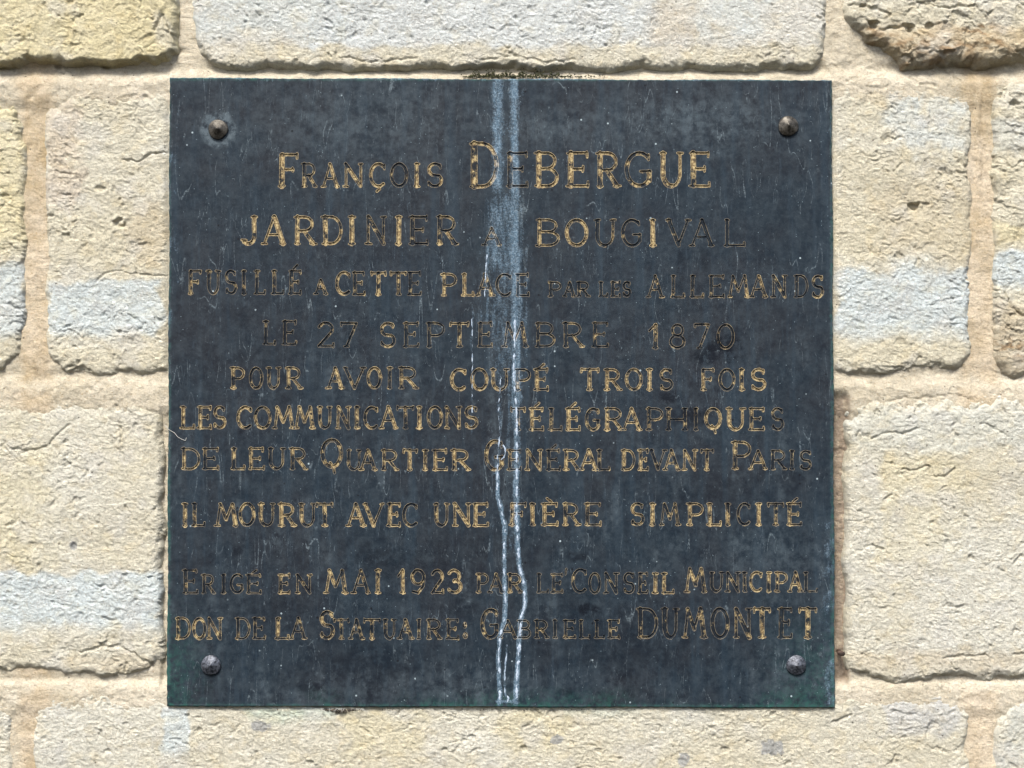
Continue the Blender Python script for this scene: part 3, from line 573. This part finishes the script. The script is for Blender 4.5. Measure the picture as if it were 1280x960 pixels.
LEVELS = [(0.62, 0.0, 0.0), (0.15, -0.10, 1.0), (-0.45, 1.25, -1.0), (-0.95, 1.65, -0.4)]      # distance from the stroke edge, depth (mm), worn edge above zero, painted recess shade below
STEP = 0.55
plaque = link('memorial_plaque', None, None)
plaque['label'] = 'square dark bronze memorial plaque with engraved gilded French inscription, riveted to the stone wall'; plaque['category'] = 'plaque'
holes = []; n_let = 0
def make_letter(ch, x0, x1, yt, yb, gild):
    global n_let
    rnd = random.Random(n_let * 13 + 5); n_let += 1
    if 338 <= yt <= 405 or yt >= 710: gild = max(gild - 1.0, min(gild, 2.5))      # these lines have lost more of their gold
    base, extra = ACC.get(ch, (ch, None)); strokes, serifs = GL[base]
    h = yb - yt; w = x1 - x0
    hw = 0.048 * h + 0.48 + 0.035 * (gild - 5) + rnd.uniform(-.1, .1)
    if h > 34: hw = 0.050 * h + .6
    if h < 24: hw = 1.55
    if ch in ":'": hw = 1.6
    ht = hw * T
    def P(u, v):
        if base == 'I': X = x0 + w * .5 + (u - .5) * 2
        else: X = x0 + hw * .75 + u * (w - 1.5 * hw)
        return (X, yt + ht + v * (h - 2 * ht))
    sl = rnd.uniform(-.02, .02); segs = []
    for pts, wt in strokes:
        jx = rnd.uniform(-.35, .35); jy = rnd.uniform(-.35, .35); r0 = hw * wt * rnd.uniform(.9, 1.08); r1 = hw * wt * rnd.uniform(.85, 1.1)
        q = [P(*p) for p in pts]; q = [(a + jx + sl * (yb - b), b + jy) for a, b in q]; m = len(q) - 1
        for i in range(m): segs.append((q[i], q[i + 1], r0 + (r1 - r0) * i / m, r0 + (r1 - r0) * (i + 1) / m))
    for (u, v, d) in serifs:
        cx, cy = P(u, v); L = (hw * 1.35 if d == 'h' else hw * 1.15) * rnd.uniform(.8, 1.2); r = .95; t_ = rnd.uniform(-.5, .5)
        cx += sl * (yb - cy)
        segs.append(((cx - L, cy + t_ * .5), (cx + L, cy - t_ * .5), r, r) if d == 'h' else ((cx + t_, cy - L), (cx - t_ * .3, cy + L), r, r))
    if extra:
        q = [P(*p) for p in extra]
        for i in range(len(q) - 1): segs.append((q[i], q[i + 1], hw * .5, hw * .62))
    gx0 = min(min(s[0][0], s[1][0]) for s in segs) - 8; gx1 = max(max(s[0][0], s[1][0]) for s in segs) + 8
    gy0 = min(min(s[0][1], s[1][1]) for s in segs) - 8; gy1 = max(max(s[0][1], s[1][1]) for s in segs) + 8
    ax = np.arange(gx0, gx1, STEP); ay = np.arange(gy0, gy1, STEP); X, Y = np.meshgrid(ax, ay)
    F = np.full(X.shape, 99.0)
    for a, b, ra, rb in segs:
        vx, vy = b[0] - a[0], b[1] - a[1]
        t = np.clip(((X - a[0]) * vx + (Y - a[1]) * vy) / (vx * vx + vy * vy + 1e-9), 0, 1)
        F = np.minimum(F, np.hypot(X - a[0] - t * vx, Y - a[1] - t * vy) - (ra + (rb - ra) * t))
    F += 0.22 * pn(X / 3.2, Y / 3.2, 160) + 0.12 * pn(X / 1.4, Y / 1.4, 161)
    vs, ed, z, rim_shade = [], [], [], []
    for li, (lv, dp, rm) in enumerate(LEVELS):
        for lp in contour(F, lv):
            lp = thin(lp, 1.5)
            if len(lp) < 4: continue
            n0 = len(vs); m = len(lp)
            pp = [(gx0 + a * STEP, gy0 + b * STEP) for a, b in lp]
            vs += pp; ed += [(n0 + i, n0 + (i + 1) % m) for i in range(m)]; z += [dp] * m; rim_shade += [rm] * m
            if li == 0: holes.append(pp)
    if len(vs) < 8: return
    ov, oe, of, ovs, _, _ = delaunay_2d_cdt([Vector(v) for v in vs], ed, [], 0, 1e-5)
    oz = np.array([z[q[0]] if q else 1.0 for q in ovs]); orim = np.array([rim_shade[q[0]] if q else -0.4 for q in ovs])
    V = np.array([(v.x, v.y) for v in ov]); Tt = np.array(of)
    cen = V[Tt].mean(1); ci = np.clip(((cen[:, 0] - gx0) / STEP), 0, len(ax) - 1.001); cj = np.clip(((cen[:, 1] - gy0) / STEP), 0, len(ay) - 1.001)
    i0 = ci.astype(int); j0 = cj.astype(int); fi = ci - i0; fj = cj - j0
    Fc = (F[j0, i0] * (1 - fi) + F[j0, i0 + 1] * fi) * (1 - fj) + (F[j0 + 1, i0] * (1 - fi) + F[j0 + 1, i0 + 1] * fi) * fj
    Tt = Tt[Fc < LEVELS[0][0] - 0.02]
    co = survey(V[:, 0], V[:, 1], np.full(len(V), YF)); co[:, 1] += oz / 1000
    a, b, c = co[Tt[:, 0]], co[Tt[:, 1]], co[Tt[:, 2]]
    if np.cross(b - a, c - a)[:, 1].mean() > 0: Tt = Tt[:, ::-1]
    me = mesh_arrays('letter', co, [Tt], smooth=False)
    put_masks(me, V[:, 0], V[:, 1]); vfloat(me, 'rim_shade', orim); vfloat(me, 'gild', 0.16 + gild * 0.058 + 0.26 * fbm(V[:, 0], V[:, 1], 10, 2, 190))
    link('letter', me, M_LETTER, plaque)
for yt, yb, row in LINES:
    for it in row.split('|'):
        ch, a, b, g = it.split(' '); make_letter(ch, float(a), float(b), yt, yb, float(g))
print('letters', n_let, round(time.time() - T0, 1))

# ------------------------------------------------------------------ the plate, with the letter outlines cut out of its face
CORN = [(212, 97), (1040, 100), (1044, 885), (208.5, 883)]
def plate():
    c0 = np.array(CORN, float); CH = 1.3
    cin = c0 + np.array([(CH, CH), (-CH, CH), (-CH, -CH), (CH, -CH)])
    vs, ed = [], []
    ring = []
    for k in range(4):
        a, b = cin[k], cin[(k + 1) % 4]; m = 220
        for i in range(m):
            p = a + (b - a) * i / m; ring.append((p[0], p[1]))
    wobr = lambda p: 0.45 * float(pn(np.array([p[0] / 23.0]), np.array([p[1] / 23.0]), 180)[0])
    vs += ring; ed += [(i, (i + 1) % len(ring)) for i in range(len(ring))]
    for h in holes:
        n0 = len(vs); vs += h; ed += [(n0 + i, n0 + (i + 1) % len(h)) for i in range(len(h))]
    nb = len(vs)
    G = 2.5
    gx, gy = np.meshgrid(np.arange(214, 1040, G), np.arange(102, 882, G)); gx = gx + (np.arange(gx.shape[0]) % 2)[:, None] * G * .5
    gx = gx.ravel() + RNG.uniform(-.4, .4, gx.size); gy = gy.ravel() + RNG.uniform(-.4, .4, gy.size)
    # fine grid points are dropped when they fall close to a letter outline
    occ = np.zeros((1000, 1300), bool)
    for h in holes:
        hp = np.array(h); ii = np.clip(hp.astype(int), 2, 990)
        for dx in (-1, 0, 1):
            for dy in (-1, 0, 1): occ[np.clip(hp[:, 1].astype(int) + dy, 0, 999), np.clip(hp[:, 0].astype(int) + dx, 0, 1299)] = True
    ok = ~occ[gy.astype(int), gx.astype(int)]
    # extra density where the limescale runs
    ex, ey = np.meshgrid(np.arange(600, 664, 1.7), np.arange(102, 882, 2.0)); ex = ex.ravel() + RNG.uniform(-.3, .3, ex.size); ey = ey.ravel() + RNG.uniform(-.3, .3, ey.size)
    ok2 = ~occ[ey.astype(int), ex.astype(int)]; ins = (gx > 599) & (gx < 665); ok &= ~ins
    GX = np.concatenate([gx[ok], ex[ok2]]); GY = np.concatenate([gy[ok], ey[ok2]])
    inside = (GX > 214 - (GY - 97) * .0035) & (GX < 1038) & (GY > 101.5) & (GY < 881)
    vs += list(zip(GX[inside].tolist(), GY[inside].tolist()))
    ov, oe, of, ovs, _, _ = delaunay_2d_cdt([Vector(v) for v in vs], ed, [], 1, 1e-5)
    V = np.array([(v.x, v.y) for v in ov]); Tt = np.array(of)
    cen = V[Tt].mean(1)
    # raster of the inside of all letters (even-odd fill) to drop the cut-out triangles
    S = 4; Wd, Hd = 1300 * S, 1000 * S
    par = np.zeros((Hd, Wd), np.uint8)
    for h in holes:
        hp = np.array(h) * S; n = len(hp); ylo = int(hp[:, 1].min()) ; yhi = int(hp[:, 1].max()) + 1
        for yy in range(ylo, yhi + 1):
            yc = yy + .5; a = hp; b = np.roll(hp, -1, 0)
            c = (a[:, 1] <= yc) != (b[:, 1] <= yc)
            if c.any():
                xs_ = np.sort(a[c, 0] + (yc - a[c, 1]) / (b[c, 1] - a[c, 1]) * (b[c, 0] - a[c, 0]))
                for q in range(0, len(xs_) - 1, 2): par[yy, int(round(xs_[q])):int(round(xs_[q + 1]))] ^= 1
    cut = par[(cen[:, 1] * S).astype(int), (cen[:, 0] * S).astype(int)] == 1
    Tt = Tt[~cut]
    co = survey(V[:, 0], V[:, 1], np.full(len(V), YF))
    # the face carries shallow dents away from the lettering
    near = np.zeros(len(V)); inner = np.array([bool(q) and q[0] >= nb for q in ovs])
    co[inner, 1] -= (0.10 * fbm(V[inner, 0], V[inner, 1], 60, 2, 170)) / 1000
    a, b, c = co[Tt[:, 0]], co[Tt[:, 1]], co[Tt[:, 2]]
    fl = np.cross(b - a, c - a)[:, 1] > 0; Tt[fl] = Tt[fl][:, ::-1]
    # chamfer, sides and back
    nr = len(ring); n = len(co)
    rp = np.array(ring); ctr = c0.mean(0)
    outp = []
    for k in range(4):
        a, b = c0[k], c0[(k + 1) % 4]
        for i in range(nr // 4):
            p = a + (b - a) * i / (nr // 4); w_ = 0.42 * math.sin(i * 1.7 + k) * math.sin(i * .37) + (.5 * math.sin(i * .11 + 2 * k)) * min(1, i / 20, (nr // 4 - i) / 20) if i else 0
            nrm = np.array([b[1] - a[1], -(b[0] - a[0])]); nrm = nrm / np.hypot(*nrm); outp.append(p + nrm * w_)
    outp = np.array(outp)
    r1 = survey(outp[:, 0], outp[:, 1], np.full(nr, YF)); r1[:, 1] = YF + 0.0011
    r2 = r1.copy(); r2[:, 1] = YB
    look = {q[0]: i for i, q in enumerate(ovs) if q and q[0] < nr}
    ri = np.array([look[i] for i in range(nr)])
    allco = np.concatenate([co, r1, r2]); A = np.arange(nr); B2 = (A + 1) % nr
    q1 = np.stack([ri[A], ri[B2], n + B2, n + A], -1)[:, ::-1]; q2 = np.stack([n + A, n + B2, n + nr + B2, n + nr + A], -1)[:, ::-1]
    bc = np.array([[n + nr + 0, n + nr + nr // 4, n + nr + nr // 2, n + nr + 3 * nr // 4]])
    me = mesh_arrays('plate', allco, [Tt, q1, q2, bc], smooth=False)
    x = np.concatenate([V[:, 0], outp[:, 0], outp[:, 0]]); y = np.concatenate([V[:, 1], outp[:, 1], outp[:, 1]])
    L, G_, D_, W_ = masks(x, y)
    rimv = np.arange(len(x)) >= n; L[rimv] = np.maximum(L[rimv], np.where(y[rimv] < 110, 0.75, 0.35)); W_[rimv] = 0.8; W_[ri] = 0.7
    for nm, a in (('lime', L), ('green', G_), ('dark', D_), ('wash', W_)): vfloat(me, nm, a)
    link('plate', me, M_PLATE, plaque)
plate()
print('plate', round(time.time() - T0, 1))

# ------------------------------------------------------------------ rivets
def rivet(px, py, r, m, label, seed, blunt):
    prof = [(r * .80, 0.0), (r * .82, 1.3), (r * .97, 1.5), (r * 1.0, 2.1), (r * .99, 2.7), (r * .93, 3.2), (r * .88, 3.5), (r * .60, 5.3), (r * .32, 7.3), (r * .11, 9.0 - blunt), (r * .03, 9.7 - blunt)]
    N = 40; c = survey(px, py, YF); vs = []; rnd = np.random.default_rng(seed)
    for k, (rr, hh) in enumerate(prof):
        for i in range(N):
            a = 2 * math.pi * i / N; j = 1 + 0.02 * math.sin(3 * a + seed) + rnd.uniform(-.012, .012)
            hj = hh + (rnd.uniform(-.12, .12) + .22 * math.sin(2 * a + seed * 2) if k > 4 else 0)
            vs.append((c[0] + rr * j * math.cos(a) / 1000, YF - hj / 1000, c[2] + rr * j * math.sin(a) / 1000))
    vs.append((c[0] + .0003, YF - (9.9 - blunt) / 1000, c[2]))
    q = [(k * N + i, k * N + (i + 1) % N, (k + 1) * N + (i + 1) % N, (k + 1) * N + i) for k in range(len(prof) - 1) for i in range(N)]
    t_ = [((len(prof) - 1) * N + i, (len(prof) - 1) * N + (i + 1) % N, len(vs) - 1) for i in range(N)]
    me = mesh_arrays('rivet', np.array(vs), [np.array(q), np.array(t_)]); link('rivet', me, m, plaque, label=label)
rivet(273, 162, 12.3, M_RIV_BROWN, 'brown pointed rivet with a pale ring round it, top left', 1, 0)
rivet(985, 158, 12.6, M_RIV_BROWN, 'brown pointed rivet, top right', 2, 0)
rivet(264, 831, 12.2, M_RIV_BLUE, 'blue grey rivet with white drips, bottom left', 3, .8)
rivet(995, 831, 12.2, M_RIV_BLUE, 'blue grey pitted rivet, bottom right', 4, .9)

# ------------------------------------------------------------------ raised limescale runs
def ribbon(pts, w0, w1, seed, label, base=YF, gaps=0.0, hh=0.4):
    pts = np.array(pts, float); L = np.concatenate([[0], np.cumsum(np.hypot(*np.diff(pts, axis=0).T))]); s = np.arange(0, L[-1], 1.6)
    x = np.interp(s, L, pts[:, 0]); y = np.interp(s, L, pts[:, 1])
    k = np.array([1, 2, 3, 2, 1]) / 9.0; xp = np.convolve(np.pad(x, 2, 'edge'), k, 'valid') + 0.7 * pn(s / 9, s * 0 + seed, 5) + .5 * pn(s / 3.5, s * 0 + seed, 6)
    w = (w0 + (w1 - w0) * s / L[-1]) * (1 + 1.0 * pn(s / 8, s * 0 + seed, 7) + 0.4 * pn(s / 2.7, s * 0 + seed, 8))
    if gaps: w *= sst(-gaps - .12, -gaps + .12, pn(s / 11, s * 0 + seed, 9))
    w = np.clip(w, 0.02, 9)
    vs = []; U_ = [(-1, 0.05), (-.72, .7), (-.1, 1), (.62, .75), (1, 0.05)]
    for i in range(len(s)):
        for u, v in U_:
            c = survey(xp[i] + u * w[i], y[i], base); vs.append((c[0], base - hh * v * min(1, w[i]) / 1000 * (1 + .3 * math.sin(i * 2.3 + u * 4)), c[2]))
    n = 5; q = [(i * n + j, i * n + j + 1, (i + 1) * n + j + 1, (i + 1) * n + j) for i in range(len(s) - 1) for j in range(n - 1)]
    me = mesh_arrays('limescale_run', np.array(vs), [np.array(q)]); link('limescale_run', me, M_CRUST, plaque, label=label)
ribbon([(626, 470), (625, 487), (623, 518), (625, 541), (622, 571), (621.5, 617), (627, 640), (631.6, 657), (630, 678), (630, 712), (632, 756), (630, 776), (625, 797), (623, 826), (624.6, 840), (625, 867), (624, 881)], 0.6, 1.3, 3, 'left crusted white limescale run', gaps=-.02)
ribbon([(644, 400), (642, 471), (646, 519), (646, 607), (645.6, 644), (649, 708), (655, 729), (656, 756), (651, 773), (650, 797), (648, 821), (646, 850), (645.6, 881)], 1.0, 1.5, 8, 'right crusted white limescale run', gaps=.10)
ribbon([(634, 806), (632, 830), (630.6, 845), (631, 867), (636, 872), (634, 878)], .7, .9, 12, 'thin broken limescale run between the two others', gaps=.05, hh=.3)
ribbon([(621, 877), (630, 876), (640, 878), (649, 877)], .8, .7, 15, 'limescale crust along the bottom edge', gaps=.1, hh=.25)
ribbon([(609, 318), (607, 340), (606, 372)], .7, .5, 17, 'short faint limescale run under the small letter', gaps=.1, hh=.3)
ribbon([(590, 398), (590.5, 440), (590, 520)], .5, .5, 19, 'hair thin limescale run left of the main streak', gaps=-.05, hh=.25)
ribbon([(628, 556), (631, 560), (632, 566), (630, 572), (626, 575)], .8, .8, 23, 'curl of limescale in the streak', hh=.3)
for sgn, pts in (('on', [(263, 828), (262.5, 834), (259, 842)]),):
    pass

# ------------------------------------------------------------------ moss and dirt
ICO = None
def lumps(name, spots, m, **props):
    """many tiny irregular tufts joined into one mesh"""
    t = (1 + 5 ** .5) / 2
    iv = np.array([(-1, t, 0), (1, t, 0), (-1, -t, 0), (1, -t, 0), (0, -1, t), (0, 1, t), (0, -1, -t), (0, 1, -t), (t, 0, -1), (t, 0, 1), (-t, 0, -1), (-t, 0, 1)]) / 1.9
    it = np.array([(0, 11, 5), (0, 5, 1), (0, 1, 7), (0, 7, 10), (0, 10, 11), (1, 5, 9), (5, 11, 4), (11, 10, 2), (10, 7, 6), (7, 1, 8), (3, 9, 4), (3, 4, 2), (3, 2, 6), (3, 6, 8), (3, 8, 9), (4, 9, 5), (2, 4, 11), (6, 2, 10), (8, 6, 7), (9, 8, 1)])
    V, Fc = [], []
    for k, (x, y, d, r) in enumerate(spots):
        c = survey(x, y, -d / 1000); V.append(c + iv * (r / 1000) * RNG.uniform(.55, 1.45, (12, 1))); Fc.append(it + 12 * k)
    me = mesh_arrays(name, np.concatenate(V), [np.concatenate(Fc)], smooth=False)
    return link(name, me, m, **props)
sp = []
for i in range(1150):
    x = 575 + 190 * RNG.beta(1.5, 2.6); q = abs(RNG.normal(0, 1)); thick = (1.0 if 590 < x < 700 else .45) * (.35 + .65 * (math.sin(x * .31) > -.2))
    sp.append((x, 96.5 - q * 4.0 * thick, RNG.uniform(-6, 3.0), RNG.uniform(.3, 1.05)))
lumps('moss', sp, M_MOSS, kind='stuff', label='dark green black moss growing in the joint above the plaque', category='moss')
sp = []
for i in range(240):
    x = RNG.normal(425, 11); sp.append((x, 886.5 + abs(RNG.normal(0, 2.6)) * math.exp(-((x - 425) / 14) ** 2), RNG.uniform(-1.5, 2.0), RNG.uniform(.35, 1.2)))
for i in range(70):
    sp.append((RNG.uniform(215, 1040), 886.5 + abs(RNG.normal(0, .8)), RNG.uniform(-1.5, 1.5), RNG.uniform(.3, .8)))
lumps('dirt_crumbs', sp, M_DIRT, kind='stuff', label='dark dirt crumbs caught under the lower edge of the plaque', category='dirt')

def wire(name, paths, rad, m, **props):
    V, Fc = [], []; n = 0
    for pts in paths:
        pts = np.array(pts); N = 5; base = n
        for i, p in enumerate(pts):
            tdir = pts[min(i + 1, len(pts) - 1)] - pts[max(i - 1, 0)]; tdir = tdir / (np.linalg.norm(tdir) + 1e-12)
            a = np.cross(tdir, (0.1, 1, 0.05)); a /= np.linalg.norm(a); b = np.cross(tdir, a)
            for k in range(N):
                w_ = 2 * math.pi * k / N; V.append(p + (a * math.cos(w_) + b * math.sin(w_)) * rad)
        for i in range(len(pts) - 1):
            for k in range(N): Fc.append((base + i * N + k, base + i * N + (k + 1) % N, base + (i + 1) * N + (k + 1) % N, base + (i + 1) * N + k))
        n = len(V)
    me = mesh_arrays(name, np.array(V), [np.array(Fc)]); return link(name, me, m, **props)
paths = []
for i in range(16):
    x0 = RNG.uniform(400, 460); x1 = x0 + RNG.uniform(-9, 9); y0 = 885.5; y1 = 884 + RNG.uniform(2, 7)
    paths.append([survey(x0 + (x1 - x0) * t + RNG.normal(0, .5), y0 + (y1 - y0) * t + RNG.normal(0, .4), -0.004 - .003 * math.sin(t * 3)) for t in np.linspace(0, 1, 7)])
wire('cobweb', paths, 0.00022, M_HAIR, kind='stuff', label='pale cobweb threads hanging under the lower edge of the plaque', category='cobweb')
hair = [survey(x, y, YF - 0.0009) for x, y in [(206, 531), (211, 537), (218, 541), (222, 546), (227, 549), (232, 551), (233, 547)]]
wire('thread', [hair], 0.00030, M_HAIR, label='short pale thread stuck to the left edge of the plaque', category='thread')

# iron stub in the joint right of the plate
def stub():
    N = 14; c = survey(1050.5, 815.5, 0.0); vs = []; ax_ = [(2.0, -14), (2.2, 3), (3.9, 3.4), (4.3, 4.6), (3.3, 5.8), (.8, 6.1)]
    for k, (rr, hh) in enumerate(ax_):
        for i in range(N):
            a = 2 * math.pi * i / N; j = 1 + .16 * math.sin(2 * a + k) + .08 * math.sin(5 * a)
            vs.append((c[0] + rr * j * 1.15 * math.cos(a) / 1000, -hh / 1000, c[2] + rr * j * .8 * math.sin(a) / 1000 - hh * .1 / 1000))
    q = [(k * N + i, k * N + (i + 1) % N, (k + 1) * N + (i + 1) % N, (k + 1) * N + i) for k in range(len(ax_) - 1) for i in range(N)]
    vs.append((c[0], -0.0062, c[2] - .0006)); t_ = [((len(ax_) - 1) * N + i, (len(ax_) - 1) * N + (i + 1) % N, len(vs) - 1) for i in range(N)]
    me = mesh_arrays('iron_nail', np.array(vs), [np.array(q), np.array(t_)])
    link('iron_nail', me, M_RUST, label='small dark rusty nail in the joint beside the lower right corner of the plaque', category='nail')
stub()
print('done', round(time.time() - T0, 1), 'polys', sum(len(m.polygons) for m in bpy.data.meshes))
